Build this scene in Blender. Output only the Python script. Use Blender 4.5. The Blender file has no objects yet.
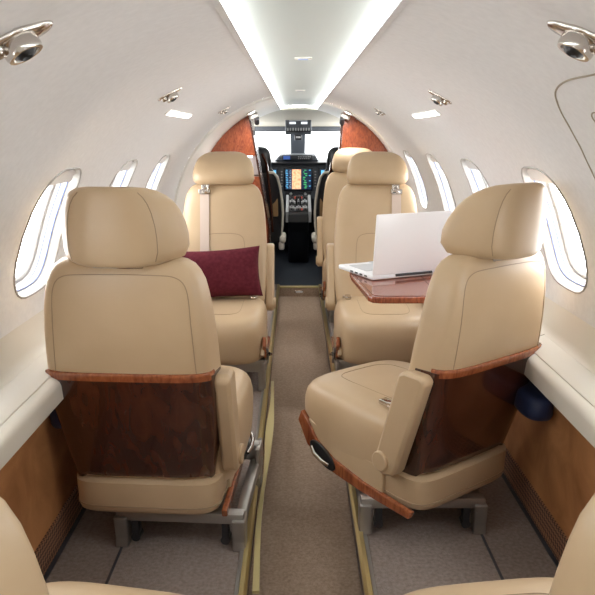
import bpy, bmesh, math, random
from mathutils import Vector, Matrix
random.seed(7)
C = bpy.context.scene.collection
PI = math.pi
def R(d): return math.radians(d)

# ------------------------------------------------------------------ materials
def mat(name, col, rough=.5, metal=0, coat=0, emit=None, es=0, spec=None):
    m = bpy.data.materials.new(name); m.use_nodes = True
    b = m.node_tree.nodes['Principled BSDF']
    b.inputs['Base Color'].default_value = (*col, 1)
    b.inputs['Roughness'].default_value = rough
    b.inputs['Metallic'].default_value = metal
    b.inputs['Coat Weight'].default_value = coat
    b.inputs['Coat Roughness'].default_value = .06
    if spec is not None: b.inputs['Specular IOR Level'].default_value = spec
    if emit:
        b.inputs['Emission Color'].default_value = (*emit, 1)
        b.inputs['Emission Strength'].default_value = es
    return m
def noisy(m, c1, c2, scale, detail=4, bump=0, bscale=None, stretch=(1,1,1), dist=0, bdist=.002, ramp=(.3,.7)):
    nt = m.node_tree; b = nt.nodes['Principled BSDF']
    tc = nt.nodes.new('ShaderNodeTexCoord'); mp = nt.nodes.new('ShaderNodeMapping')
    mp.inputs['Scale'].default_value = stretch
    nt.links.new(tc.outputs['Object'], mp.inputs['Vector'])
    n = nt.nodes.new('ShaderNodeTexNoise'); n.inputs['Scale'].default_value = scale
    n.inputs['Detail'].default_value = detail; n.inputs['Distortion'].default_value = dist
    nt.links.new(mp.outputs[0], n.inputs['Vector'])
    r = nt.nodes.new('ShaderNodeValToRGB')
    r.color_ramp.elements[0].color = (*c1, 1); r.color_ramp.elements[1].color = (*c2, 1)
    r.color_ramp.elements[0].position = ramp[0]; r.color_ramp.elements[1].position = ramp[1]
    nt.links.new(n.outputs['Fac'], r.inputs[0]); nt.links.new(r.outputs[0], b.inputs['Base Color'])
    if bump:
        n2 = nt.nodes.new('ShaderNodeTexNoise'); n2.inputs['Scale'].default_value = bscale or scale*8
        n2.inputs['Detail'].default_value = 3
        nt.links.new(tc.outputs['Object'], n2.inputs['Vector'])
        bp = nt.nodes.new('ShaderNodeBump'); bp.inputs['Strength'].default_value = bump
        bp.inputs['Distance'].default_value = bdist
        nt.links.new(n2.outputs['Fac'], bp.inputs['Height']); nt.links.new(bp.outputs[0], b.inputs['Normal'])
    return m
LEA = (.575,.425,.275)
leather = noisy(mat('leather', LEA, .38), (.52,.375,.228), (.565,.415,.26), 6, bump=.12, bscale=420, bdist=.001)
seam_m = mat('seam', (.33,.235,.145), .6)
wood = noisy(mat('wood', (.2,.05,.02), .22, coat=.7), (.036,.0095,.0055), (.085,.024,.011), 5, 5, stretch=(5,5,1), dist=1.2)
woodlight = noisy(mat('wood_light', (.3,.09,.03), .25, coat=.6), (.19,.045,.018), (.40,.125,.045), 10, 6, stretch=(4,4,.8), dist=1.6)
woodred = noisy(mat('wood_red', (.3,.09,.03), .25, coat=.6), (.17,.034,.016), (.36,.095,.038), 11, 6, stretch=(5,5,1.6), dist=2.2)
wooddark = mat('wood_dark', (.045,.015,.010), .25, coat=.5)
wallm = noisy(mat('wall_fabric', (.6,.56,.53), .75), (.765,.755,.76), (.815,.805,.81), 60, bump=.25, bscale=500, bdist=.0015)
linerm = mat('liner', (.86,.84,.79), .5)
headm = mat('cockpit_liner', (.50,.47,.39), .6)
ceilm = mat('ceiling_panel', (.60,.64,.62), .5)
cream = mat('cream_trim', (.72,.675,.59), .35)
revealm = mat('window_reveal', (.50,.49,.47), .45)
bluem = mat('window_seal', (.16,.20,.38), .3)
creamline = mat('cream_line', (.35,.30,.23), .6)
suede = noisy(mat('suede', (.3,.14,.05), .75), (.30,.115,.035), (.56,.26,.10), 6, 5, bump=.2, bscale=200, dist=.6)
def weave():
    m = mat('woven', (.12,.06,.035), .7); nt = m.node_tree; b = nt.nodes['Principled BSDF']
    tc = nt.nodes.new('ShaderNodeTexCoord'); mp = nt.nodes.new('ShaderNodeMapping')
    mp.inputs['Rotation'].default_value = (R(45),0,0)
    ch = nt.nodes.new('ShaderNodeTexChecker'); ch.inputs['Scale'].default_value = 90
    ch.inputs['Color1'].default_value = (.36,.18,.10,1); ch.inputs['Color2'].default_value = (.09,.045,.03,1)
    nt.links.new(tc.outputs['Object'], mp.inputs[0]); nt.links.new(mp.outputs[0], ch.inputs[0])
    nt.links.new(ch.outputs[0], b.inputs['Base Color']); return m
woven = weave()
carpet = noisy(mat('carpet', (.2,.16,.13), .95, spec=.1), (.27,.215,.19), (.38,.32,.285), 90, 3, bump=.9, bscale=320, bdist=.006)
carpet2 = noisy(mat('carpet_aisle', (.2,.16,.13), .95, spec=.1), (.31,.225,.165), (.45,.34,.26), 110, 3, bump=.8, bscale=320, bdist=.006)
slot = mat('track_slot', (.05,.05,.06), .5)
brass = mat('brass', (.62,.50,.24), .28, metal=.85)
plastic = mat('track_cover', (.50,.42,.20), .3, spec=.6)
alu = mat('aluminium', (.42,.40,.38), .36, metal=.85)
alud = mat('aluminium_dark', (.05,.05,.055), .4, metal=.5)
chrome = mat('chrome', (.62,.58,.54), .14, metal=1)
black = mat('black', (.012,.013,.016), .35)
blackm = mat('black_matte', (.018,.019,.023), .7)
navy = mat('navy', (.018,.03,.085), .5)
belt = mat('belt_webbing', (.62,.50,.42), .7)
burg = noisy(mat('burgundy', (.1,.01,.02), .9, spec=.2), (.085,.010,.018), (.125,.018,.028), 60, bump=.5, bscale=350)
lapm = mat('laptop_white', (.90,.91,.93), .3)
lapk = mat('laptop_keys', (.55,.56,.58), .5)
grayp = mat('panel_grey', (.075,.085,.10), .5)
grayl = mat('panel_light', (.42,.43,.44), .5)
matfl = mat('floor_mat', (.025,.032,.045), .6)
glow = mat('cove_light', (1,1,1), .5, emit=(.97,1,.98), es=10)
lens_m = mat('lamp_lens', (1,1,1), .5, emit=(1,.98,.94), es=4)
def glassm(tint=False):
    m = bpy.data.materials.new('window_glass'); m.use_nodes = True; nt = m.node_tree; nt.nodes.clear()
    o = nt.nodes.new('ShaderNodeOutputMaterial'); t = nt.nodes.new('ShaderNodeBsdfTransparent')
    g = nt.nodes.new('ShaderNodeBsdfGlossy'); g.inputs['Roughness'].default_value = .03
    mx = nt.nodes.new('ShaderNodeMixShader'); mx.inputs[0].default_value = .04
    t.inputs[0].default_value = (.96,.98,1,1)
    if tint: t.inputs[0].default_value = (.42,.44,.45,1)
    nt.links.new(t.outputs[0], mx.inputs[1]); nt.links.new(g.outputs[0], mx.inputs[2]); nt.links.new(mx.outputs[0], o.inputs[0])
    return m
glass = glassm(); glass_tint = glassm(True)
def em(name, col, s): return mat(name, (.01,.01,.01), .3, emit=col, es=s)
scr_map = noisy(em('screen_map', (.62,.33,.17), 1.0), (.01,.01,.01), (.01,.01,.01), 5)
_n = scr_map.node_tree; _r = [n for n in _n.nodes if n.type == 'VALTORGB'][0]; _r.color_ramp.elements[0].color = (.75,.30,.12,1); _r.color_ramp.elements[1].color = (.85,.60,.38,1)
[n for n in _n.nodes if n.type == 'TEX_NOISE'][0].inputs['Scale'].default_value = 45
_n.links.new(_r.outputs[0], _n.nodes['Principled BSDF'].inputs['Emission Color'])
scr_blk = em('screen_dark', (.01,.03,.09), .6)
scr_cyn = em('screen_cyan', (.15,.55,.9), 1.3)
scr_grn = em('screen_green', (.1,.7,.2), 1.2)
scr_wht = em('screen_white', (.9,.95,1), 1.2)
scr_red = em('button_red', (.6,.08,.05), .8)

# ------------------------------------------------------------------ mesh builder
class MB:
    def __init__(s): s.v = []; s.f = []
    def add(s, vs, fs):
        n = len(s.v); s.v += [tuple(v) for v in vs]; s.f += [tuple(i+n for i in f) for f in fs]; return s
    def box(s, c, d, bev=0, rot=None, seg=2):
        bm = bmesh.new(); bmesh.ops.create_cube(bm, size=1)
        bmesh.ops.scale(bm, vec=d, verts=bm.verts)
        if bev: bmesh.ops.bevel(bm, geom=list(bm.edges), offset=min(bev, min(d)*.49), segments=seg, affect='EDGES', profile=.5)
        if rot: bmesh.ops.rotate(bm, matrix=rot, verts=bm.verts)
        bmesh.ops.translate(bm, vec=c, verts=bm.verts)
        bm.verts.ensure_lookup_table()
        s.add([v.co[:] for v in bm.verts], [[v.index for v in f.verts] for f in bm.faces]); bm.free(); return s
    def prism(s, poly, ax, a, b):            # poly of 2D points; extruded along axis ax from a to b
        n = len(poly)
        def P(p, t):
            return (t, p[0], p[1]) if ax == 'x' else ((p[0], t, p[1]) if ax == 'y' else (p[0], p[1], t))
        s.add([P(p, a) for p in poly]+[P(p, b) for p in poly],
              [list(range(n))[::-1], list(range(n, 2*n))]+[[i, (i+1) % n, n+(i+1) % n, n+i] for i in range(n)]); return s
    def loft(s, rings, cap=True, closed=True):
        n = len(rings[0]); vs = [p for r in rings for p in r]; fs = []
        for k in range(len(rings)-1):
            for i in range(n if closed else n-1):
                j = (i+1) % n; fs.append((k*n+i, k*n+j, (k+1)*n+j, (k+1)*n+i))
        if cap: fs.append(tuple(range(n))[::-1]); fs.append(tuple((len(rings)-1)*n+i for i in range(n)))
        s.add(vs, fs); return s
    def tube(s, path, r, n=6, closed=False, flat=None):
        path = [Vector(p) for p in path]; rings = []; up = Vector((0,0,1)); prev = None
        m = len(path)
        for i, p in enumerate(path):
            a = path[(i-1) % m] if (closed or i) else p; b = path[(i+1) % m] if (closed or i < m-1) else p
            t = (b-a).normalized()
            if prev is None:
                u = t.cross(up);
                if u.length < .1: u = t.cross(Vector((0,1,0)))
            else: u = prev - t*prev.dot(t)
            u.normalize(); w = t.cross(u); prev = u
            rings.append([tuple(p + u*math.cos(2*PI*k/n)*r + w*math.sin(2*PI*k/n)*r) for k in range(n)])
        if closed: rings.append(rings[0])
        return s.loft(rings, cap=not closed)
    def cyl(s, a, b, r, r2=None, n=20):
        a = Vector(a); b = Vector(b); t = (b-a).normalized(); u = t.orthogonal().normalized(); w = t.cross(u); r2 = r if r2 is None else r2
        return s.loft([[tuple(p+u*math.cos(2*PI*k/n)*q+w*math.sin(2*PI*k/n)*q) for k in range(n)] for p, q in ((a, r), (b, r2))])
    def build(s, name, m, parent=None, smooth=True, ang=40, bev=0, merge=False):
        me = bpy.data.meshes.new(name); me.from_pydata(s.v, [], s.f)
        bm = bmesh.new(); bm.from_mesh(me)
        if merge: bmesh.ops.remove_doubles(bm, verts=bm.verts, dist=1e-5)
        bmesh.ops.recalc_face_normals(bm, faces=bm.faces); bm.to_mesh(me); bm.free()
        me.materials.append(m); me.polygons.foreach_set('use_smooth', [smooth]*len(me.polygons))
        if smooth: me.set_sharp_from_angle(angle=R(ang))
        o = bpy.data.objects.new(name, me); C.objects.link(o)
        if parent: o.parent = parent
        if bev:
            md = o.modifiers.new('b', 'BEVEL'); md.width = bev; md.segments = 2; md.limit_method = 'ANGLE'
        return o
def tag(o, label=None, cat=None, group=None, kind=None):
    for k, v in (('label', label), ('category', cat), ('group', group), ('kind', kind)):
        if v: o[k] = v
    return o
def thing(name, label, cat, loc=(0,0,0), rz=0, group=None):
    o = bpy.data.objects.new(name, None); C.objects.link(o); o.empty_display_size = .1
    o.location = loc; o.rotation_euler = (0,0,rz); return tag(o, label, cat, group)
def copy_tree(o, parent=None):
    c = o.copy(); C.objects.link(c)
    if parent: c.parent = parent
    for ch in list(o.children): copy_tree(ch, c)
    return c
def smooth(P, k=6):
    P = [Vector(p) for p in P]; out = []
    for i in range(len(P)-1):
        p0, p1, p2, p3 = P[max(0,i-1)], P[i], P[i+1], P[min(len(P)-1,i+2)]
        for j in range(k):
            t = j/k; out.append(.5*((2*p1)+(p2-p0)*t+(2*p0-5*p1+4*p2-p3)*t*t+(3*p1-p0-3*p2+p3)*t**3))
    return out+[P[-1]]
def lerp(a, b, t): return a+(b-a)*t
def interp(tab, x):
    if x <= tab[0][0]: return tab[0][1]
    for (x0, y0), (x1, y1) in zip(tab, tab[1:]):
        if x <= x1:
            t = (x-x0)/(x1-x0); t = t*t*(3-2*t) if False else t
            return lerp(y0, y1, t)
    return tab[-1][1]
def sup(a, b, n, N=48, taper=0):
    out = []
    for k in range(N):
        t = 2*PI*k/N; c, s_ = math.cos(t), math.sin(t)
        u = math.copysign(abs(c)**(2/n), c); v = math.copysign(abs(s_)**(2/n), s_)
        out.append((a*u*(1-taper*(1-v)/2), b*v))
    return out
def puff(levels, n=4, N=48, taper=0):        # levels (z, a, b, cx, cy) -> rings
    return [[(x+cx, y+cy, z) for x, y in sup(a, b, n, N, taper)] for z, a, b, cx, cy in levels]

# ------------------------------------------------------------------ setting: shell
RAD, ZC = .775, .74
XS = .158
PHM = math.acos(XS/RAD)
Y0, Y1, Y2 = -.95, 4.30, 6.40
def wp(side, Y, ph, off=0, r=RAD):           # point on the curved liner; off > 0 goes outwards
    return (side*(r+off)*math.cos(ph), Y, ZC+(r+off)*math.sin(ph))
WIN = {-1: [-.32, .43, 1.18, 1.94, 2.67, 3.39], 1: [-.33, .45, 1.23, 2.00, 2.78, 3.56, 4.34]}
YE = {-1: 4.25, 1: 4.95}
WPH = R(21.0)
def wloop(side, Yc, hw, hh, off, n=3.2, N=32, dph=0):
    pts = []
    for k in range(N):
        t = 2*PI*(k+.0)/N; c, s_ = math.cos(t), math.sin(t)
        u = math.copysign(abs(c)**(2/n), c); v = math.copysign(abs(s_)**(2/n), s_)
        pts.append((Yc+hw*u*(1-.06*v), WPH+dph+hh*v/RAD))
    return [wp(side, y, p, off) for y, p in pts], pts
def rect_loop(Yc, hw, p0, p1, m=8):
    # start at (+,mid) to match angle 0 ; 32 points counter-clockwise
    ys = [Yc-hw+2*hw*i/m for i in range(m+1)]; ps = [p0+(p1-p0)*i/m for i in range(m+1)]
    L = [(ys[m], ps[i]) for i in range(m//2, m+1)] + [(ys[i], ps[m]) for i in range(m-1, -1, -1)] + \
        [(ys[0], ps[i]) for i in range(m-1, -1, -1)] + [(ys[i], ps[0]) for i in range(1, m+1)] + [(ys[m], ps[i]) for i in range(1, m//2)]
    return L
CP0, CP1, CHW = R(3), R(41), .26
def wall(side, name):
    mb = MB()
    ys = {Y0, YE[side]}; ws = WIN[side]
    for w in ws:
        for i in range(9): ys.add(round(w-CHW+2*CHW*i/8, 5))
    ys = sorted(ys)
    ps = [0] + [CP0+(CP1-CP0)*i/8 for i in range(9)] + [CP1+(PHM-CP1)*i/8 for i in range(1, 9)]
    for a, b in zip(ys, ys[1:]):
        mid = (a+b)/2; inw = any(abs(mid-w) < CHW for w in ws)
        for p, q in zip(ps, ps[1:]):
            if inw and CP0-1e-6 < (p+q)/2 < CP1: continue
            mb.add([wp(side, a, p), wp(side, b, p), wp(side, b, q), wp(side, a, q)], [(0,1,2,3)])
    for w in ws:
        out = rect_loop(w, CHW, CP0, CP1); _, inn = wloop(side, w, .165, .188, 0)
        rings = []
        for t in (0, .35, .7, 1):
            rings.append([wp(side, lerp(o[0], i[0], t), lerp(o[1], i[1], t)) for o, i in zip(out, inn)])
        mb.loft(rings, cap=False)
    # returned lip at the cove
    return tag(mb.build(name, wallm, merge=True, ang=60), kind='structure')
wall(-1, 'wall_left'); wall(1, 'wall_right')
wn = 0
for side in (-1, 1):
    for w in WIN[side]:
        wn += 1
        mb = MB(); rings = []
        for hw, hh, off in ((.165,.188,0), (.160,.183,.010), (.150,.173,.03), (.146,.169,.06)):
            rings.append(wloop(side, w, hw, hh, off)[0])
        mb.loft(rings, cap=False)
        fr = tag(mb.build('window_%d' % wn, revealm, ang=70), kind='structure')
        mb = MB().tube(wloop(side, w, .166, .189, -.001)[0], .003, closed=True); mb.build('rim', alu, fr)
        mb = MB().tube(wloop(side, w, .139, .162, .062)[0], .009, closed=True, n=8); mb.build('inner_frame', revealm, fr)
        mb = MB().tube(wloop(side, w, .1515, .1745, .024)[0], .0022, closed=True); mb.build('seal', bluem, fr)
        mb = MB().tube(wloop(side, w, .1485, .1715, .040)[0], .0016, closed=True); mb.build('seal', bluem, fr)
        L = wloop(side, w, .147, .170, .061)[0]; mb = MB(); mb.add(L, [tuple(range(len(L)))]); mb.build('pane', glass, fr, smooth=False)
        # pulled up shade cassette in the top of the reveal
        mb = MB(); ring = []
        for off in (.012, .052):
            top = [wp(side, w-.11+.22*i/6, WPH+(.178-.012*abs(i-3)/3)/RAD, off) for i in range(7)]
            bot = [wp(side, w+.11-.22*i/6, WPH+.132/RAD, off) for i in range(7)]
            ring.append(top+bot)
        mb.loft(ring); mb.build('shade_cassette', wallm, fr, ang=30)
        # daylight sampling aid for the sky seen through this window
        ld = bpy.data.lights.new('portal', 'AREA'); ld.shape = 'RECTANGLE'; ld.size = .30; ld.size_y = .36; ld.cycles.is_portal = True
        lo = bpy.data.objects.new('window_daylight', ld); C.objects.link(lo)
        p = Vector(wp(side, w, WPH, .075)); c0 = Vector((0, w, ZC)); nrm = (c0-p).normalized()
        lo.location = p; lo.rotation_euler = nrm.to_track_quat('-Z', 'Y').to_euler(); lo.parent = None
# forward smooth liner around the entry, and cove, ceiling
for side, nm in ((-1, 'wall_forward_left'), (1, 'wall_forward_right')):
    mb = MB(); rings = []
    Y1 = YE[side]
    for Y, rr in ((Y1, RAD), (Y1+.004, RAD-.012), (Y1+.03, RAD-.014), (Y1+.09, RAD-.004), (5.1, RAD-.004), (Y2, RAD-.004)):
        ring = [wp(side, Y, PHM*i/24, 0, rr) for i in range(25)]
        rings.append([(side*(rr), Y, .02)]+ring)
    mb.loft(rings, cap=False, closed=False)
    tag(mb.build(nm, linerm, ang=50), kind='structure')
mb = MB(); rings = []
for Y in (Y0, 1, 3, Y2):
    rings.append([(-XS-.012+(2*XS+.024)*i/16, Y, ZC+.783+.012*(1-((i-8)/8)**2)) for i in range(17)])
mb.loft(rings, cap=False, closed=False)
zl = wp(1, 0, PHM)[2]
tag(mb.build('ceiling', ceilm), kind='structure')
for k, side in enumerate((-1, 1)):
    t = thing('cove_light', 'long glowing white light strip along the %s edge of the ceiling channel' % ('left' if side < 0 else 'right'), 'light', (side*XS, Y0, zl), 0, 'ceiling cove lights')
    mb = MB().prism([(0, 0), (side*.010, 0), (side*.010, .030), (0, .022)], 'y', 0.0, Y2-Y0-.02)
    mb.build('diffuser', glow, t, smooth=False)
    MB().prism([(-side*.002, -.004), (side*.012, -.004), (side*.012, .0), (-side*.002, 0)], 'y', 0, Y2-Y0-.02).build('lip', wallm, t, smooth=False)
# ends
mb = MB(); pts = [(-RAD, -.02)]+[(-RAD*math.cos(PI*i/24), ZC+RAD*math.sin(PI*i/24)+.01) for i in range(25)]+[(RAD, -.02)]
mb.prism(pts, 'y', Y0-.03, Y0); tag(mb.build('wall_back', linerm, smooth=False), kind='structure')

# floor: sunken aisle between carpeted seat decks
FZ = .10; AX = .165
mb = MB()
mb.prism([(-.80,FZ),(-AX,FZ),(-AX,0),(AX,0),(AX,FZ),(.80,FZ),(.80,-.06),(-.80,-.06)], 'y', Y0, 5.55)
tag(mb.build('floor', carpet, smooth=False), kind='structure')
MB().prism([(-AX+.004,0.001),(AX-.004,0.001),(AX-.004,.006),(-AX+.004,.006)], 'y', Y0, 5.52).build('floor_runner', carpet2, smooth=False)
tag(bpy.data.objects['floor_runner'], 'long taupe carpet runner down the sunken aisle', 'carpet')
MB().prism([(-.8,.07),(.8,.07),(.8,-.06),(-.8,-.06)], 'y', 5.55, 7.80).build('floor_cockpit', matfl, smooth=False)
tag(bpy.data.objects['floor_cockpit'], kind='structure')
tn = 0
def trim(mb, m, parent=None, **k):
    global tn; tn += 1
    return tag(mb.build('trim_%d' % tn, m, parent, **k), kind='structure')
trim(MB().box((0,5.53,.04),(AX*2,.03,.09),.004), carpet2)
trim(MB().box((0,5.535,.082),(AX*2+.1,.05,.012),.004), plastic)
st = thing('step_light', 'small pale light plate set in the riser at the cockpit step', 'light', (-.0,5.514,.045))
MB().box((0,0,0),(.075,.006,.026),.003).build('plate', chrome, st); MB().box((0,-.003,0),(.055,.004,.014),.002).build('lens', lapk, st)
for side in (-1, 1):
    # polished seat rail at the aisle edge
    trim(MB().prism([(side*(AX-.010),FZ-.012),(side*(AX-.010),FZ+.006),(side*(AX-.002),FZ+.012),(side*(AX+.010),FZ+.012),(side*(AX+.012),FZ-.001),(side*AX,FZ-.001),(side*AX,FZ-.012)], 'y', Y0, 5.5), brass, smooth=False)
    trim(MB().prism([(side*(AX+.012),FZ-.002),(side*(AX+.012),FZ+.006),(side*(AX+.022),FZ+.006),(side*(AX+.022),FZ-.002)], 'y', Y0, 5.3), alu, smooth=False)
    # outer seat track slot
    trim(MB().prism([(side*.530,FZ-.002),(side*.530,FZ+.003),(side*.537,FZ+.003),(side*.537,FZ-.002)], 'y', Y0, 4.25), slot, smooth=False)
    trim(MB().prism([(side*.700,FZ-.002),(side*.700,FZ+.004),(side*.712,FZ+.004),(side*.712,FZ-.002)], 'y', Y0, 4.25), slot, smooth=False)
    # woven grille strip, suede side panel, cream ledge
    nm = 'left' if side < 0 else 'right'; Y1 = YE[side]
    o = MB().prism([(side*.712,FZ),(side*.708,FZ+.10),(side*.74,FZ+.10),(side*.74,FZ)], 'y', Y0, Y1).build('baseboard_'+nm, woven, smooth=False)
    tag(o, kind='structure')
    poly = [(side*x, z) for x, z in ((.716,FZ+.10),(.722,.3),(.716,.5),(.690,.615),(.80,.615),(.80,FZ+.10))]
    o = MB().prism(poly, 'y', Y0, Y1).build('wall_lower_'+nm, suede, ang=50); tag(o, kind='structure')
    poly = [(side*x, z) for x, z in ((.650,.585),(.641,.592),(.640,.632),(.643,.642),(.651,.650),(.662,.654),(.738,.680),(.747,.687),(.754,.700),(.770,.755),(.776,.775),(.80,.775),(.80,.585))]
    led = trim(MB().prism(poly, 'y', Y0, Y1), cream, ang=50)
    # raised lids and joint lines on the ledge
    ang = math.atan2(.026, .076)
    for yc, ln in ((.40,.80),(1.62,.86),(3.20,.80)):
        MB().box((0,0,0),(.068,ln,.006),.003, Matrix.Rotation(-side*ang, 3, 'Y'), 3).build('lid', cream, led).location = (side*.699, yc, .6672)
        for e in (-1, 1):
            MB().box((0,0,0),(.072,.004,.004),0, Matrix.Rotation(-side*ang, 3, 'Y')).build('joint_line', creamline, led).location = (side*.699, yc+e*(ln/2+.005), .6668)
    MB().tube([(side*.777, Y0, .757),(side*.777, Y1, .757)], .003).build('joint_line', creamline, led)
# clear yellowed protective cover over the left rail
ys = [1.6+.1*i for i in range(17)]
rings = [[(-.143+.004*math.sin(y*9), y, FZ+.010), (-.143+.004*math.sin(y*9), y, FZ+.018), (-.124+.008*math.sin(y*5+1), y, FZ+.020), (-.124+.008*math.sin(y*5+1), y, FZ+.011)] for y in ys]
tag(MB().loft(rings).build('rail_cover', plastic, ang=60), 'long yellowish plastic protective cover lying over the left aisle rail', 'cover')

# ------------------------------------------------------------------ wall and ceiling fittings
def frame(side, Y, ph, off=-.001):
    p = Vector(wp(side, Y, ph, off)); n = Vector((-side*math.cos(ph), 0, -math.sin(ph)))     # inward normal
    t = Vector((side*math.sin(ph), 0, -math.cos(ph)))                                        # down the wall
    y = n.cross(t)
    M = Matrix((t, y, n)).transposed().to_4x4(); M.translation = p; return M
VT = R(-38)
def gasper(side, Y, ph, label, flip=1, s=1.0):

    t = thing('air_vent', label, 'air vent', group='chrome air vents in the upper walls'); t.matrix_world = frame(side, Y, ph) @ Matrix.Rotation(VT if side < 0 else -VT, 4, 'Z')
    pts = []
    for k in range(40):
        a = 2*PI*k/40; r = .031+.028*abs(math.cos(a))**5
        pts.append((r*math.cos(a)*s, r*.95*math.sin(a)*s))
    rings = [[(x*q, y*q, z) for x, y in pts] for q, z in ((1, 0), (1, .003*s), (.94, .006*s), (.60, .008*s))]
    MB().loft(rings).build('plate', chrome, t, ang=60)
    prof = ((.024,.006),(.027,.010),(.027,.022),(.025,.027),(.020,.027),(.018,.020))
    rings = [[(r*s*math.cos(2*PI*k/24), r*s*math.sin(2*PI*k/24), z*s) for k in range(24)] for r, z in prof]
    MB().loft(rings).build('nozzle_ring', chrome, t, ang=50)
    rings = [[(r*s*math.cos(2*PI*k/20)-.0*s, r*s*math.sin(2*PI*k/20), z*s) for k in range(20)] for r, z in ((.017,.018),(.016,.024),(.011,.030),(.009,.031),(.007,.026))]
    MB().loft(rings).build('nozzle', black, t, ang=50)
    # second little lamp ball beside the nozzle
    rings = [[((.034+r*math.cos(2*PI*k/16))*s*flip, r*s*math.sin(2*PI*k/16), z*s) for k in range(16)] for r, z in ((.014,.004),(.013,.013),(.008,.018),(.003,.019))]
    MB().loft(rings).build('reading_lamp', chrome, t, ang=50)
    return t
G = R(57.5)
gasper(-1, 1.00, R(58.5), 'chrome air vent cut off by the upper left corner of the photo', 1, 1.0)
gasper(-1, 2.22, R(58), 'chrome air vent in left wall above the lit lamp lens', 1, .8)
gasper(-1, 3.75, R(59), 'small chrome air vent farthest forward in the left wall', 1, .7)
gasper(1, 1.06, R(60), 'chrome air vent cut off by the upper right corner of the photo', 1, 1.0)
gasper(1, 2.25, R(57), 'chrome air vent in right wall above the lit lamp lens', 1, .8)
gasper(1, 3.75, R(58), 'small chrome air vent farthest forward in the right wall', 1, .7)
for side, nm in ((-1, 'left'), (1, 'right')):
    t = thing('wall_lamp', 'bright white oblong lamp lens in the %s upper wall' % nm, 'lamp', group='oblong lamps in the upper walls'); t.matrix_world = frame(side, 2.78, R(52.3))
    MB().box((0,0,.001),(.030,.50,.005),.003).build('bezel', linerm, t)
    MB().box((0,0,.004),(.024,.49,.005),.003).build('lens', lens_m, t)
def panel_at(z_y, label, col):
    t = thing('ceiling_placard', label, 'sign', (0, z_y, ZC+.7925)); 
    MB().box((0,0,0),(.060,.042,.006),.006).build('plate', linerm, t)
    MB().box((0,0,-.004),(.034,.020,.003),.001).build('lens', col, t); return t
plq = mat('placard_blue', (.35,.45,.75), .4)
panel_at(2.55, 'small white ceiling placard with pale blue square, nearest', plq)
panel_at(4.30, 'small white ceiling placard farther forward, near the cockpit', mat('placard_grey', (.5,.5,.55), .4))
# outlined hatch in the right wall, top right of the photo
t = thing('wall_hatch', 'rounded flush hatch outlined in the right wall at the photo edge', 'hatch')
c = [(.60,54.3),(1.00,54.2),(1.179,54.0),(1.273,54.0),(1.338,53.5),(1.394,52.4),(1.436,50.7),(1.477,48.0),(1.510,44.4),(1.535,40.9),(1.56,37.0),(1.57,33.0),(1.54,28)]
outl = [(p[0], R(p[1])) for p in smooth(c, 4)]
MB().tube([wp(1, y, p, -.0003) for y, p in outl], .0022).build('outline', creamline, t)
MB().tube([wp(1, 1.325+.032*math.cos(a), R(46)+.022*math.sin(a)/RAD*1.0, -.0003) for a in [2*PI*k/20 for k in range(20)]], .0018, closed=True).build('latch', creamline, t)

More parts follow.
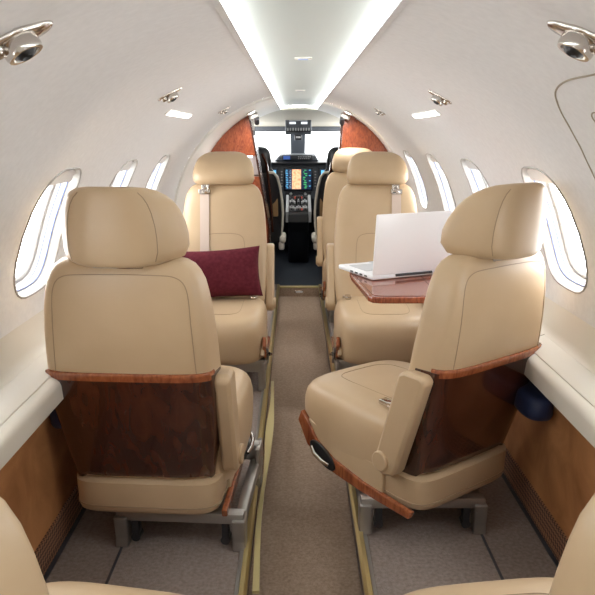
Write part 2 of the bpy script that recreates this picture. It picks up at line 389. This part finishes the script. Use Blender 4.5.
# ------------------------------------------------------------------ passenger seats
BA = [(.20,.205),(.35,.226),(.50,.242),(.65,.236),(.75,.226),(.81,.213),(.845,.196),(.862,.177),(.872,.140)]
BT = .10
BCY = [(.20,-.135),(.40,-.190),(.56,-.235),(.70,-.256),(.80,-.264),(.872,-.268)]
BB = [(.20,.070),(.40,.076),(.60,.074),(.78,.062),(.84,.052),(.862,.040),(.872,.022)]
BN = 4.6
def by(x, z, s, off=0.0):
    a, b, cy = interp(BA, z), interp(BB, z), interp(BCY, z)
    if s < 0: a *= 1-BT*.97
    u = min(.999, abs(x)/a)
    return cy+s*(b*(1-u**BN)**(1/BN)+off)
def seat(name, label, inb, group, loc, rz, basex=0, belts=False, blue=False, f=1, shear=0, basey=0, basert=0, armz=0, cush=(0,0,0)):
    """local +Y faces the way the occupant faces; inb = local side towards the aisle"""
    S = thing(name, label, 'seat', loc, rz, group)
    # backrest
    zs = [.20,.22,.26,.32,.38,.44,.5,.56,.62,.68,.74,.78,.81,.835,.852,.864,.872]
    br = MB().loft(puff([(z, interp(BA,z), interp(BB,z), 0, interp(BCY,z)) for z in zs], BN, 64, BT)).build('backrest', leather, S, ang=75)
    # seams on the rear of the backrest
    for s in (-1, 1):
        path = [(s*lerp(.186,.176,t), 0, lerp(.572,.76,t)) for t in [i/8 for i in range(9)]]
        path += [(s*.172,0,.790),(s*.163,0,.812),(s*.145,0,.826),(s*.11,0,.832),(0,0,.834)]
        MB().tube([(x, by(x,z,-1,.0004), z) for x, _, z in smooth(path, 4)], .0012, 5).build('seam', seam_m, br)
    # arch seam on the front
    path = [(-.115,.42),(-.115,.55),(-.110,.62),(-.095,.645),(-.06,.655),(0,.657),(.06,.655),(.095,.645),(.110,.62),(.115,.55),(.115,.42)]
    MB().tube([(x, by(x,z,1,.0004), z) for x, z in smooth(path, 4)], .0012, 5).build('seam', seam_m, br)
    # wooden rear shell wrapping the lower back
    nz = [i/6 for i in range(7)]; rings = []
    for t_, off in [(t_, .010) for t_ in nz]+[(t_, .0) for t_ in reversed(nz)]:
        z = lerp(.237, .562, t_); row = []
        a = interp(BA, z); off0 = off
        for i in range(25):
            q = -1+2*i/24; off = off0*(1-.75*abs(q)**6); th = q*(R(94) if q*inb > 0 else R(lerp(60, 84, t_)))
            u = math.copysign(abs(math.sin(th))**(2/BN), math.sin(th)); v = math.copysign(abs(math.cos(th))**(2/BN), math.cos(th))
            row.append(((a+off)*u*(1-BT*(1+v)/2), interp(BCY, z)-(interp(BB, z)+off)*v, z-.035*max(0, abs(q)-.62)*(1-t_)/.38))
        rings.append(row)
    rings.append(rings[0])
    ws = MB().loft(rings, cap=False, closed=False).build('back_panel', wood, S, ang=50)
    rings = []  # top lip of the panel; lighter wood paints in its reflection
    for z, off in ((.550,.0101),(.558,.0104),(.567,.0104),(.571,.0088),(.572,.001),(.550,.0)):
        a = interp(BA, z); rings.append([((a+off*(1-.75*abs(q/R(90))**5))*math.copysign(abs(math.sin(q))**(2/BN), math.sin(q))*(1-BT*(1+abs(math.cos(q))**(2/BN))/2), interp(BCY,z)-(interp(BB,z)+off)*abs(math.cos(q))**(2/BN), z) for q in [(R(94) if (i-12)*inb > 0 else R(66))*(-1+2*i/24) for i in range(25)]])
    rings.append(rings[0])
    tag(MB().loft(rings, cap=False, closed=False).build('panel_lip', woodlight, ws, ang=60), 'polished top lip of the wood, its reflection painted in as a lighter tone')
    # headrest
    lv = [(.858,.110,.045),(.861,.145,.066),(.871,.176,.080),(.895,.187,.090),(.930,.187,.089),(.960,.182,.082),(.990,.172,.072),(1.012,.159,.062),(1.028,.143,.051),(1.040,.123,.040),(1.048,.099,.028),(1.052,.065,.014)]
    hz = puff([(z, a, b, 0, -.318+(b-.045)*.85-.25*(z-.93)*.3) for z, a, b in lv], 3.4, 64, taper=.40)
    hr = MB().loft(hz).build('headrest', leather, S, ang=75)
    for q in (38, 58):     # seams between rear face and the slanting cheeks
        MB().tube([Vector(r[q])+Vector((0,-.0005,0)) for r in hz[2:-2]], .0011, 5).build('seam', seam_m, hr)
    MB().box((0,-.300,.862),(.13,.03,.03),.004).build('headrest_post', chrome, S)
    # cushion
    rr = []
    for z, k in ((.165,.90),(.175,.95),(.20,.975),(.25,.992),(.29,1.0),(.320,.992),(.345,.965),(.362,.92),(.374,.85),(.381,.74),(.386,.55),(.388,.3)):
        rr.append((z, .238*(1-(1-k)*.75), .280*k, 0, .075+.02*(z-.2)))
    cr = puff(rr, 4.2, 64); cu = MB().loft(cr).build('cushion', leather, S, ang=75)
    path = [(-.105,.285,.395),(-.105,.25,.418),(-.105,.10,.425)]
    sp = []
    for p in smooth([(-.118,-.02),(-.118,.12),(-.116,.19),(-.106,.235),(-.08,.257),(-.04,.263),(.04,.263),(.08,.257),(.106,.235),(.116,.19),(.118,.12),(.118,-.02)], 5):
        x, y = p[:]; k = (abs(x/.238)**4.2+abs((y-.078)/.28)**4.2)**(1/4.2)
        z = interp([(0,.389),(.3,.388),(.55,.386),(.74,.381),(.85,.374),(.92,.362),(.965,.345)], k); sp.append((x, y, z+.0006))
    MB().tube(sp, .0012, 5).build('seam', seam_m, cu)
    # lower leather shell
    rr = [(z, .210*k, .200*k, inb*.012, -.040) for z, k in ((.128,.96),(.133,.985),(.148,1),(.20,1.01),(.222,1.01),(.226,.97))]
    sh = MB().loft(puff(rr, 7, 64)).build('seat_shell', leather, S, ang=60)
    MB().tube([(x+inb*.012, y-.040, .150) for x, y in sup(.2112, .2012, 7, 64)], .0018, 5, closed=True).build('seam', seam_m, sh)
    # wooden side trims that sweep down from the cushion front
    for s in (inb,):
        poly = [(.282,.285),(.300,.245),(.250,.175),(.150,.128),(-.02,.115),(-.215,.115),(-.225,.140),(-.02,.150),(.12,.172),(.20,.205),(.252,.260)]
        MB().prism(poly, 'x', s*.226, s*.243).build('side_trim', woodlight, S, smooth=False, bev=.004)
    MB().prism([(.255,.262),(.30,.20),(.14,.135),(.02,.120),(-.10,.120),(-.10,.22),(.1,.24)], 'x', inb*.215, inb*.234).build('side_skirt', leather, S, bev=.004)
    # recline lever on the aisle side
    el = [(.165+.062*math.cos(a)*1.0, .168+.030*math.sin(a)+.35*.062*math.cos(a)) for a in [2*PI*k/28 for k in range(28)]]
    lv_ = MB().prism(el, 'x', inb*.240, inb*.249).build('lever_bezel', black, S, ang=50, bev=.002)
    MB().tube([(inb*.253,.125,.150),(inb*.262,.150,.158),(inb*.264,.185,.172),(inb*.255,.210,.184)], .0065, 8).build('lever', chrome, lv_)
    # stowed armrest, leaning along the backrest on the aisle side
    x0, x1 = inb*.222, inb*.268
    pr = [(-.275,.540),(-.262,.556),(-.200,.556),(-.180,.545),(-.105,.300),(-.090,.262),(-.100,.235),(-.125,.224),(-.165,.232),(-.180,.250)]
    ar = MB().prism(pr, 'x', x0, x1).build('armrest', leather, S, ang=50, bev=.012)
    MB().cyl((inb*.262,-.125,.268),(inb*.277,-.125,.268),.030).build('pivot_cap', leather, ar, bev=.004)
    if blue:
        MB().box((-inb*.292,-.10,.33),(.085,.16,.13),.040, seg=4).build('arm_pad', navy, S)
    # aluminium base
    bx = basex
    fr = MB()
    fr.box((bx,-.185,.100),(.375,.040,.034),.008).box((bx,.205,.125),(.375,.045,.062),.010)
    for s in (-1, 1): fr.box((bx+s*.172,.005,.085),(.034,.42,.036),.008).box((bx+s*.182,.20,.10),(.016,.10,.10),.004)
    fr.box((bx*.5,.0,.114),(.30,.34,.026),.008)
    fb = fr.build('base_frame', alu, S, ang=35)
    for s in (-1, 1):
        for yy, d in ((-.185,-1), (.195,1)):
            MB().prism([(yy-.026,.0),(yy+.026,.0),(yy+.022,.03),(yy+.032-d*.0,.100),(yy-.032,.100),(yy-.022,.03)], 'x', bx+s*.172-.019, bx+s*.172+.019).build('leg', alu, S, smooth=False, bev=.005)
        lk = MB().cyl((bx+s*.132,-.200,.030),(bx+s*.132,-.165,.030),.014, n=12); lk.box((bx+s*.132,-.185,.06),(.022,.03,.05),.004)
        lk.build('track_lock', alud, S)
    if basert:
        for o_ in S.children:
            if o_.name.split('.')[0] in ('base_frame','leg','track_lock'): o_.rotation_euler.z = basert
    # seat belt
    if belts:
        o = -inb*.100
        pts = [(z, by(o, z, 1, .003)) for z in (.39,.5,.58,.66,.74,.80,.835)]
        rings = [[(o-.024,y,z),(o+.024,y,z),(o+.024,y+.003,z),(o-.024,y+.003,z)] for z, y in pts]
        MB().loft(rings).build('shoulder_belt', belt, S, smooth=False)
        g = MB().box((o, by(o,.835,1,.010), .838),(.060,.010,.022),.003)
        g.box((o, by(o,.835,1,.004)+.004, .858),(.030,.010,.022),.003).box((o+inb*.02, by(o,.835,1,.012), .855),(.012,.012,.03),.003)
        g.build('belt_guide', chrome, S)
    bk = MB().box((inb*.165,-.045,.394),(.032,.055,.016),.005).build('buckle', chrome, S)
    rg = [[(inb*.165-.02,y,z),(inb*.165+.02,y,z),(inb*.165+.02,y,z+.004),(inb*.165-.02,y,z+.004)] for y, z in ((-.12,.375),(-.09,.388),(-.06,.392))]
    MB().loft(rg).build('lap_belt', belt, bk, smooth=False)
    if f != 1:
        for o_ in S.children_recursive:
            if o_.type == 'MESH' and (o_.name.startswith('headrest') or o_.parent.name.startswith('headrest')):
                for v in o_.data.vertices:
                    v.co.z = .925+(v.co.z-.858)*.165/.193; v.co.y -= .032
    if f != 1 or shear:
        for o_ in S.children_recursive:
            if o_.type == 'MESH' and (o_.name.split('.')[0] in ('backrest','back_panel','panel_lip','shoulder_belt','belt_guide') or (o_.parent and o_.parent.name.split('.')[0] in ('backrest','back_panel'))):
                for v in o_.data.vertices:
                    d = max(0, v.co.z-.42); v.co.z += d*(f-1); v.co.y -= d*shear
    cu.location = cush
    if f != 1: S.scale.x = .95
    for o_ in S.children:
        if o_.name.startswith('armrest'): o_.location = (0, -armz*.5, armz)
    return S
Gs = 'tan leather cabin seats'
seat('cabin_seat', 'tan leather cabin seat with wood back panel, near left, facing away', 1, Gs, (-.447,2.03,FZ), R(-4), .100, cush=(.028,0,.015))
seat('cabin_seat', 'tan leather cabin seat swivelled toward the aisle, near right, dark wood back', -1, Gs, (.355,2.10,FZ), R(37), .0, basert=R(-37))
FK = dict(belts=True, f=1.14, shear=.07, armz=.07)
seat('cabin_seat', 'tan leather cabin seat facing the camera with burgundy cushion on it', -1, Gs, (-.392,3.33,FZ), R(180), -.045, **FK)
seat('cabin_seat', 'tan leather cabin seat facing the camera behind the white laptop', 1, Gs, (.388,3.33,FZ), R(180), .045, **FK)
FK['belts'] = False
seat('cabin_seat', 'tan leather cabin seat half hidden behind the laptop seat, by the cockpit', 1, Gs, (.375,4.58,FZ), R(180), 0, **FK)
seat('cabin_seat', 'tan leather seat cut off by lower left corner of the photo', 1, Gs, (-.440,.86,FZ), R(-11), 0, cush=(.060,-.045,0))
seat('cabin_seat', 'tan leather seat cut off by lower right corner of the photo', -1, Gs, (.420,.87,FZ), R(8), 0, cush=(-.055,-.045,0))

for side, nm, yy in ((-1, 'left', 1.91), (1, 'right', 1.96)):
    t = thing('side_pad', 'dark navy rounded pad under the %s ledge beside the near seat' % nm, 'pad', (side*.672, yy, .512))
    MB().loft(puff([(z, .046*k, .115*k, 0, 0) for z, k in ((-.034,.8),(-.030,.93),(-.018,1),(.018,1),(.030,.93),(.034,.8),(.035,.5))], 2.8, 40)).build('cushion', navy, t, ang=60)
    MB().box((side*.02,0,-.039),(.05,.12,.010),.004).build('bracket', alud, t)
# ------------------------------------------------------------------ cushion, table, laptop
def pillow(w, h, t, N=28):
    mb = MB(); top = []; bot = []
    for s, L in ((1, top), (-1, bot)):
        for j in range(N+1):
            row = []
            for i in range(N+1):
                u, v = -1+2*i/N, -1+2*j/N
                k = ((1-abs(u)**2.6)*(1-abs(v)**2.6))**.55
                pu = 1-.07*(1-v*v)*0-.06*(1-v*v)*abs(u)**4; pv = 1-.09*(1-u*u)*abs(v)**4
                row.append((u*w/2*pu, s*t/2*k, v*h/2*pv))
            L.append(row)
        mb.loft(L, cap=False, closed=False)
    return mb
pl = tag(pillow(.44, .25, .13).build('throw_pillow', burg, merge=True, ang=80), 'burgundy rectangular pillow leaning on the far left seat', 'cushion')
pl.location = (-.415, 3.375, FZ+.512); pl.rotation_euler = (R(-17), R(-3), R(4))
# table leaf from the right side ledge
TZ = .752
t = thing('folding_table', 'glossy wood veneer table leaf holding the laptop, right side', 'table', (.42, 2.50, TZ))
poly = [(-.215,.22),(-.235,.20),(-.235,.12),(-.205,-.22),(-.195,-.245),(-.165,-.255),(.235,-.255),(.235,.22)]
MB().prism([(x,y) for x,y in poly], 'z', -.022, 0).build('tabletop', woodred, t, smooth=False, bev=.006)
MB().prism([(x*.93,y*.93) for x,y in poly], 'z', -.0005, .0015).build('veneer_inlay', woodred, t, smooth=False)
MB().box((.03,-.02,.0015),(.004,.44,.002)).build('hinge_line', wooddark, t)
MB().box((.10,0,-.032),(.22,.05,.02),.004).build('support_arm', alu, t)
MB().box((.262,0,-.05),(.06,.30,.10),.008).build('wall_bracket', cream, t)
hx, hy = .255, 2.50; ang = R(25)
lt = thing('laptop', 'open white laptop seen from behind its raised lid', 'laptop', (hx, hy, TZ+.0015), ang)
b_ = MB().box((.18,.135,.011),(.36,.262,.018),.006, seg=3).build('laptop_base', lapm, lt)
MB().box((.18,.155,.0205),(.31,.13,.002)).build('keyboard', lapk, b_)
MB().box((.18,.235,.0205),(.09,.05,.0015)).build('trackpad', lapk, b_)
for i in range(4): MB().box((-.0005,.05+.035*i,.011),(.003,.018,.006)).build('port', alud, b_)
ld = MB().box((.18,0,.115),(.36,.009,.225),.006, seg=3).build('laptop_lid', lapm, lt); ld.location = (0,.004,.018); ld.rotation_euler = (R(5),0,0)
MB().box((.18,.0052,.118),(.33,.001,.20)).build('screen', black, ld)
MB().cyl((.10,.002,.014),(.26,.002,.014),.005, n=12).build('hinge', alud, lt)

# ------------------------------------------------------------------ forward partitions
YP = 5.20; RP = RAD-.006
def arcpts(side, xa, n=14):
    pa = math.acos(min(1, xa/RP)); return [(side*RP*math.cos(pa*i/n), ZC+RP*math.sin(pa*i/n)) for i in range(n+1)]
# left galley cabinet: wood above and below a white niche
t = thing('galley_cabinet', 'tall wood veneer galley cabinet with white niche, left of cockpit entry', 'cabinet', (0,YP,0))
a = [p for p in arcpts(-1, .365) if p[1] > 1.135]
sx = -RP*math.cos(math.asin((1.13-ZC)/RP))
MB().prism([(sx,1.13)]+a+[(-.365,a[-1][1]-.02),(-.320,1.13)], 'y', 0, .30).build('upper_panel', woodred, t, smooth=False)
MB().prism([(-.70,1.125),(-.321,1.125),(-.297,.985),(-.735,.985)], 'y', .16, .30).build('niche', lapm, t, smooth=False)
MB().prism([(-.66,1.128),(-.345,1.128),(-.343,1.118),(-.66,1.118)], 'y', .03, .05).build('niche_fill', mat('niche_fill',(1,1,1),.5,emit=(1,.98,.95),es=9), t, smooth=False)  # added glowing strip, only there to brighten the niche
MB().prism([(-.735,.98),(-.296,.98),(-.235,.60),(-.235,FZ),(-.765,FZ),(-.768,.75)], 'y', 0, .30).build('lower_panel', woodred, t, smooth=False)
MB().prism([(-.367,1.405),(-.352,1.405),(-.222,.60),(-.222,FZ),(-.2335,FZ),(-.2335,.60)], 'y', -.006, .31).build('edge_trim', wooddark, t, smooth=False)
t = thing('wood_partition', 'red brown wood partition right of the cockpit entry', 'partition', (0,YP,0))
MB().prism([(RP,.74)]+arcpts(1, .318)[1:]+[(.318,1.38),(.262,.60),(.262,FZ),(RP,FZ)], 'y', 0, .04).build('panel', woodred, t, smooth=False)
MB().prism([(.304,1.42),(.319,1.42),(.263,.60),(.263,FZ),(.248,FZ),(.248,.60)], 'y', -.006, .05).build('edge_trim', wooddark, t, smooth=False)
for side, nm in ((-1,'left'),(1,'right')):
    t = thing('curtain_latch', 'small dark latch bracket at the top of the %s partition' % nm, 'bracket', (side*.325, YP-.05, 1.405), 0, 'partition latches')
    MB().box((0,0,0),(.07,.05,.035),.008, Matrix.Rotation(side*R(25),3,'Y')).build('bracket', alu, t)
    MB().cyl((-side*.02,-.02,-.01),(-side*.02,.03,-.045),.018).build('roller', alud, t)

for side, nm in ((-1,'left'),(1,'right')):
    t = thing('entry_lamp', 'small oval lamp in the upper %s lining by the cockpit entry' % nm, 'lamp', (0,0,0), 0, 'entry lamps'); t.matrix_world = frame(side, 4.98, R(64), -.006)
    MB().loft([[(x*q, y*q, z) for x, y in sup(.030,.055,2,28)] for q, z in ((1,0),(1,.005),(.9,.008))]).build('bezel', chrome, t)
    MB().loft([[(x*q, y*q, z) for x, y in sup(.024,.047,2,28)] for q, z in ((1,.006),(1,.010),(.6,.012))]).build('lens', lens_m, t)
    la = bpy.data.lights.new('entry_lamp_light', 'AREA'); la.shape = 'RECTANGLE'; la.size = .04; la.size_y = .08; la.energy = 3.6; la.color = (1,.97,.92)
    lo = bpy.data.objects.new('entry_lamp_light', la); C.objects.link(lo); lo.parent = t; lo.location = (0,0,.016); lo.rotation_euler = (PI,0,0)
# ------------------------------------------------------------------ cockpit
# lining with windscreen openings
t = MB(); 
t.prism([(Y2,ZC+.775),(7.25,1.385),(7.25,1.36),(6.9,1.40),(Y2,ZC+.755)], 'x', -.62, .62)
o = t.build('ceiling_cockpit', headm, smooth=False); tag(o, kind='structure')
for side in (-1, 1):
    o = MB().prism([(5.55,-.05),(7.75,-.05),(7.75,.97),(6.9,1.0),(6.75,1.0),(6.7,1.40),(6.0,1.52),(5.55,1.52)], 'x', side*.62, side*.66).build('wall_cockpit_'+('left' if side<0 else 'right'), grayp, smooth=False); tag(o, kind='structure')
    o = MB().prism([(side*.55,-.06),(side*.80,-.06),(side*.80,1.3),(side*.42,1.54),(side*.42,1.42),(side*.60,1.1)], 'y', 5.50, 5.56).build('trim_%d' % (tn+1), linerm, smooth=False); tn += 1; tag(o, kind='structure')
# windscreen frame: header beam, sill, raked posts
fr = MB()
fr.box((0,7.25,1.340),(1.3,.06,.055),.008)
fr.box((0,7.74,.955),(1.3,.08,.05),.008)
for x, w in ((-.005,.15),(-.60,.06),(.60,.06)):
    fr.prism([(7.22,1.36),(7.28,1.36),(7.76,.96),(7.70,.93)], 'x', x-w/2, x+w/2)
wf = fr.build('windscreen_frame', grayp, smooth=False); tag(wf, kind='structure'); wf.name = 'window_13'
g = MB().add([(-.6,7.26,1.34),(.6,7.26,1.34),(.6,7.735,.96),(-.6,7.735,.96)], [(0,1,2,3)]).build('pane', glass_tint, wf, smooth=False)
o = MB().box((0,7.76,.45),(1.32,.04,1.0)).build('wall_front', grayp, smooth=False); tag(o, kind='structure')
ldp = bpy.data.lights.new('portal','AREA'); ldp.shape='RECTANGLE'; ldp.size=1.2; ldp.size_y=.6; ldp.cycles.is_portal=True
lo = bpy.data.objects.new('window_daylight', ldp); C.objects.link(lo); lo.location=(0,7.56,1.19)
lo.rotation_euler = Vector((0,-.63,-.78)).to_track_quat('-Z','Y').to_euler()
# instrument panel
ip = thing('instrument_panel', 'dark cockpit instrument panel with bright colour displays', 'instrument panel', (0,6.95,0))
MB().prism([(0,1.005),(0,.66),(.12,.50),(.60,.50),(.76,.94),(.60,1.0)], 'x', -.60, .60).build('console', grayp, ip, smooth=False, bev=.01)
gl = MB().prism([(-.05,1.005),(-.05,1.02),(.10,1.045),(.55,1.03),(.60,.99)], 'x', -.60, .60).build('glareshield', black, ip, smooth=False, bev=.008)
rings = [[(-.235,y,1.03),(.200,y,1.03),(.165,y,1.03+h),(-.185,y,1.03+h)] for y, h in ((.02,.055),(.25,.072),(.5,.05))]
MB().loft(rings).build('glareshield_hump', grayp, ip, smooth=False, bev=.01)
gp = MB().box((-.012,.008,1.065),(.30,.02,.05),.006).build('mode_panel', blackm, ip)
for i in range(8): MB().box((.0+.016*i,-.004,1.072),(.009,.006,.008),.001).build('button', grayl, gp)
for i in range(6): MB().box((.0+.02*i,-.004,1.054),(.010,.006,.007),.001).build('button', grayl, gp)
MB().box((-.115,-.004,1.065),(.065,.006,.034),.002).build('display', em('screen_blue',(.04,.10,.35),1.0), gp)
def disp(x0, x1, z0, z1, name='display'):
    d = MB().box(((x0+x1)/2,-.008,(z0+z1)/2),(x1-x0+.03,.02,z1-z0+.03),.004).build(name, black, ip)
    MB().box(((x0+x1)/2,-.019,(z0+z1)/2),(x1-x0,.003,z1-z0)).build('screen', scr_blk, d, smooth=False); return d
d = disp(-.130,.125,.760,.955)
MB().box((-.020,-.0215,.858),(.088,.002,.19)).build('map', scr_map, d, smooth=False)
m1 = MB(); m2 = MB(); m3 = MB()
for i in range(11):
    z = .945-.017*i
    m1.box((-.118+random.random()*.01,-.0215,z),(.014+random.random()*.012,.002,.006)); m3.box((-.082+random.random()*.004,-.0215,z),(.010+random.random()*.016,.002,.005))
    m2.box((.050+random.random()*.03,-.0215,z),(.012+random.random()*.02,.002,.006))
    if i % 3 == 0: m1.box((.110,-.0215,z),(.018,.002,.006))
m1.build('cyan_readout', scr_cyn, d, smooth=False); m3.build('white_readout', mat('ro',(.01,.01,.01),.3,emit=(.5,.7,.95),es=.8), d, smooth=False); m2.build('green_readout', scr_grn, d, smooth=False)
for s in (-1, 1):
    d = disp(s*.33-.12, s*.33+.12, .775,.955)
    MB().box((s*.33,-.0215,.90),(.22,.002,.09)).build('sky_half', scr_cyn, d, smooth=False)
lp = MB().box((-.003,-.006,.712),(.25,.014,.060),.003).build('control_strip', blackm, ip)
for x in (-.075, .065): MB().cyl((x,-.012,.715),(x,-.034,.715),.014).build('knob', grayl, lp)
for i in range(7): MB().box((-.045+.014*i,-.014,.70),(.008,.006,.010)).build('button', grayl, lp)
for i in range(12):
    for s in (-1, 1): pass
for s in (-1,1):
    for j in range(6): MB().box((s*.165,-.003,.79+.028*j),(.016,.006,.012),.002).build('button', grayl, ip)
# centre pedestal
cp = thing('centre_pedestal', 'black centre pedestal with switches between the pilot seats', 'console', (-.002,6.90,0))
MB().prism([(.035,.70),(-.06,.69),(-.50,.575),(-.51,.50),(-.40,.40),(-.18,.07),(.035,.07)], 'x', -.095, .095).build('body', black, cp, smooth=False, bev=.008)
for s in (-1, 1): MB().prism([(-.05,.715),(-.50,.596),(-.505,.50),(-.47,.50),(-.46,.57),(-.05,.675)], 'x', s*.092, s*.118).build('side_rail', grayl, cp, smooth=False, bev=.003)
M_ = Matrix.Rotation(math.atan2(.115,.44), 3, 'X')
def onped(y, lift): return .69+(y+.06)*(.115/.44)+lift
for r_i, y in enumerate((-.10,-.17,-.24,-.33,-.41)):
    MB().box((0,y,onped(y,.002)),(.17,.055,.006),.002, M_).build('switch_plate', grayl if r_i in (1,3) else blackm, cp)
    for i in range(5):
        MB().box((-.062+.031*i,y,onped(y,.012)),(.013,.018,.018),.002, M_).build('switch', (scr_red if (r_i == 0 and i in (1,3)) or (r_i == 4 and i == 3) else (grayl if (i+r_i) % 2 else black)), cp)
for s in (-1,1): MB().box((s*.018,-.29,onped(-.29,.045)),(.018,.022,.085),.004).build('thrust_lever', black, cp)
# overhead panel
ov = thing('overhead_panel', 'dark overhead panel with lit buttons above the windscreen post', 'control panel', (-.002,6.86,1.368))
MB().prism([(-.05,.072),(-.05,.01),(-.035,-.085),(.05,-.085),(.12,.0),(.10,.06)], 'x', -.124, .124).build('housing', grayp, ov, smooth=False, bev=.012)
MB().box((0,-.052,.050),(.17,.01,.018),.003).build('light_row', grayl, ov)
for x in (-.055,.055): MB().box((x,-.053,.022),(.060,.010,.020),.004).build('lamp', scr_wht, ov)
gr = MB().box((0,-.036,-.040),(.236,.012,.050),.004).build('display_strip', blackm, ov)
for i in range(9): MB().box((-.10+.025*i,-.043,-.036),(.012,.004,.026)).build('button', grayl, gr)
# standby compass on the post
cm = thing('standby_compass', 'small dark standby compass on the windscreen post', 'compass', (-.002,7.215,1.255))
MB().box((0,0,0),(.075,.07,.055),.012).build('housing', black, cm); MB().box((0,-.036,.004),(.045,.006,.016),.002).build('card', grayl, cm)
MB().box((0,.02,.045),(.03,.03,.06),.004).build('mount', grayp, cm)
# pilot seats
def pilot(side, label):
    S = thing('pilot_seat', label, 'seat', (side*.405, 6.10, .07), 0, 'dark pilot seats')
    i_ = -side
    lv = [(z, interp([(.30,.25),(.55,.258),(.80,.235),(.92,.19),(.95,.16)], z), interp([(.3,.055),(.9,.05),(.95,.03)], z), 0, interp([(.3,-.02),(.95,-.13)], z)) for z in (.30,.34,.45,.55,.65,.75,.85,.92,.95)]
    MB().loft(puff(lv, 4, 40)).build('backrest', black, S, ang=70)
    lv = [(z, a, b, 0, -.14) for z, a, b in ((.90,.15,.035),(.93,.17,.05),(1.0,.175,.055),(1.06,.165,.052),(1.09,.15,.042),(1.11,.12,.025),(1.115,.07,.01))]
    MB().loft(puff(lv, 3.4, 40)).build('headrest', navy if False else black, S, ang=70)
    MB().loft(puff([(z, .22*k, .22*k, 0, .14) for z, k in ((.24,.95),(.26,1),(.33,1),(.36,.96),(.375,.85),(.38,.5))], 4.5, 40)).build('cushion', blackm, S, ang=70)
    # dark wood coloured outer edge and pale fleece edging on the aisle side
    MB().tube([(i_*.10,-.205,1.06),(i_*.135,-.20,.98),(i_*.15,-.185,.85),(i_*.17,-.16,.65),(i_*.18,-.13,.40)], .012, 8).build('edge_trim', wooddark, S)
    pth = [(.145,-.165,.905),(.195,-.16,.90),(.225,-.13,.86),(.245,-.10,.78),(.262,-.07,.66),(.268,-.05,.56),(.262,-.04,.44),(.25,-.03,.36)]
    MB().tube([(i_*x,y,z) for x,y,z in pth], .011, 8).build('fleece_edge', cream, S)
    MB().box((i_*.20,-.10,.63),(.055,.05,.20),.008).build('side_pocket', mat('tan_dark',(.28,.17,.075),.5), S)
    ar = MB().box((i_*.265,.02,.33),(.055,.30,.06),.022, seg=3).build('armrest', cream, S)
    MB().box((i_*.255,-.09,.275),(.05,.05,.075),.018, seg=3).build('armrest_joint', cream, ar)
    MB().box((0,.08,.15),(.30,.32,.18),.01).build('base', blackm, S)
    for s in (-1,1): MB().box((s*.14,.08,.032),(.03,.42,.06),.004).build('floor_rail', alud, S)
pilot(-1, 'dark pilot seat with pale edging, left side of the cockpit')
pilot(1, 'dark pilot seat with pale edging, right side of the cockpit')

# ------------------------------------------------------------------ light, camera, view
w = bpy.data.worlds.new('World'); bpy.context.scene.world = w; w.use_nodes = True
nt = w.node_tree; bg = nt.nodes['Background']
bg.inputs[0].default_value = (1.0, .99, .98, 1); bg.inputs[1].default_value = 11
cam = bpy.data.cameras.new('camera'); co = bpy.data.objects.new('camera', cam); C.objects.link(co)
cam.sensor_width = 36; cam.lens = 700/595*36; cam.clip_start = .02
co.location = (-.025, 0, 1.27); co.rotation_euler = (R(90-12.99), 0, -1.5/700)
sc = bpy.context.scene; sc.camera = co
sc.view_settings.view_transform = 'Standard'; sc.view_settings.look = 'None'; sc.view_settings.gamma = 1
sc.view_settings.use_curve_mapping = False; sc.view_settings.exposure = .2
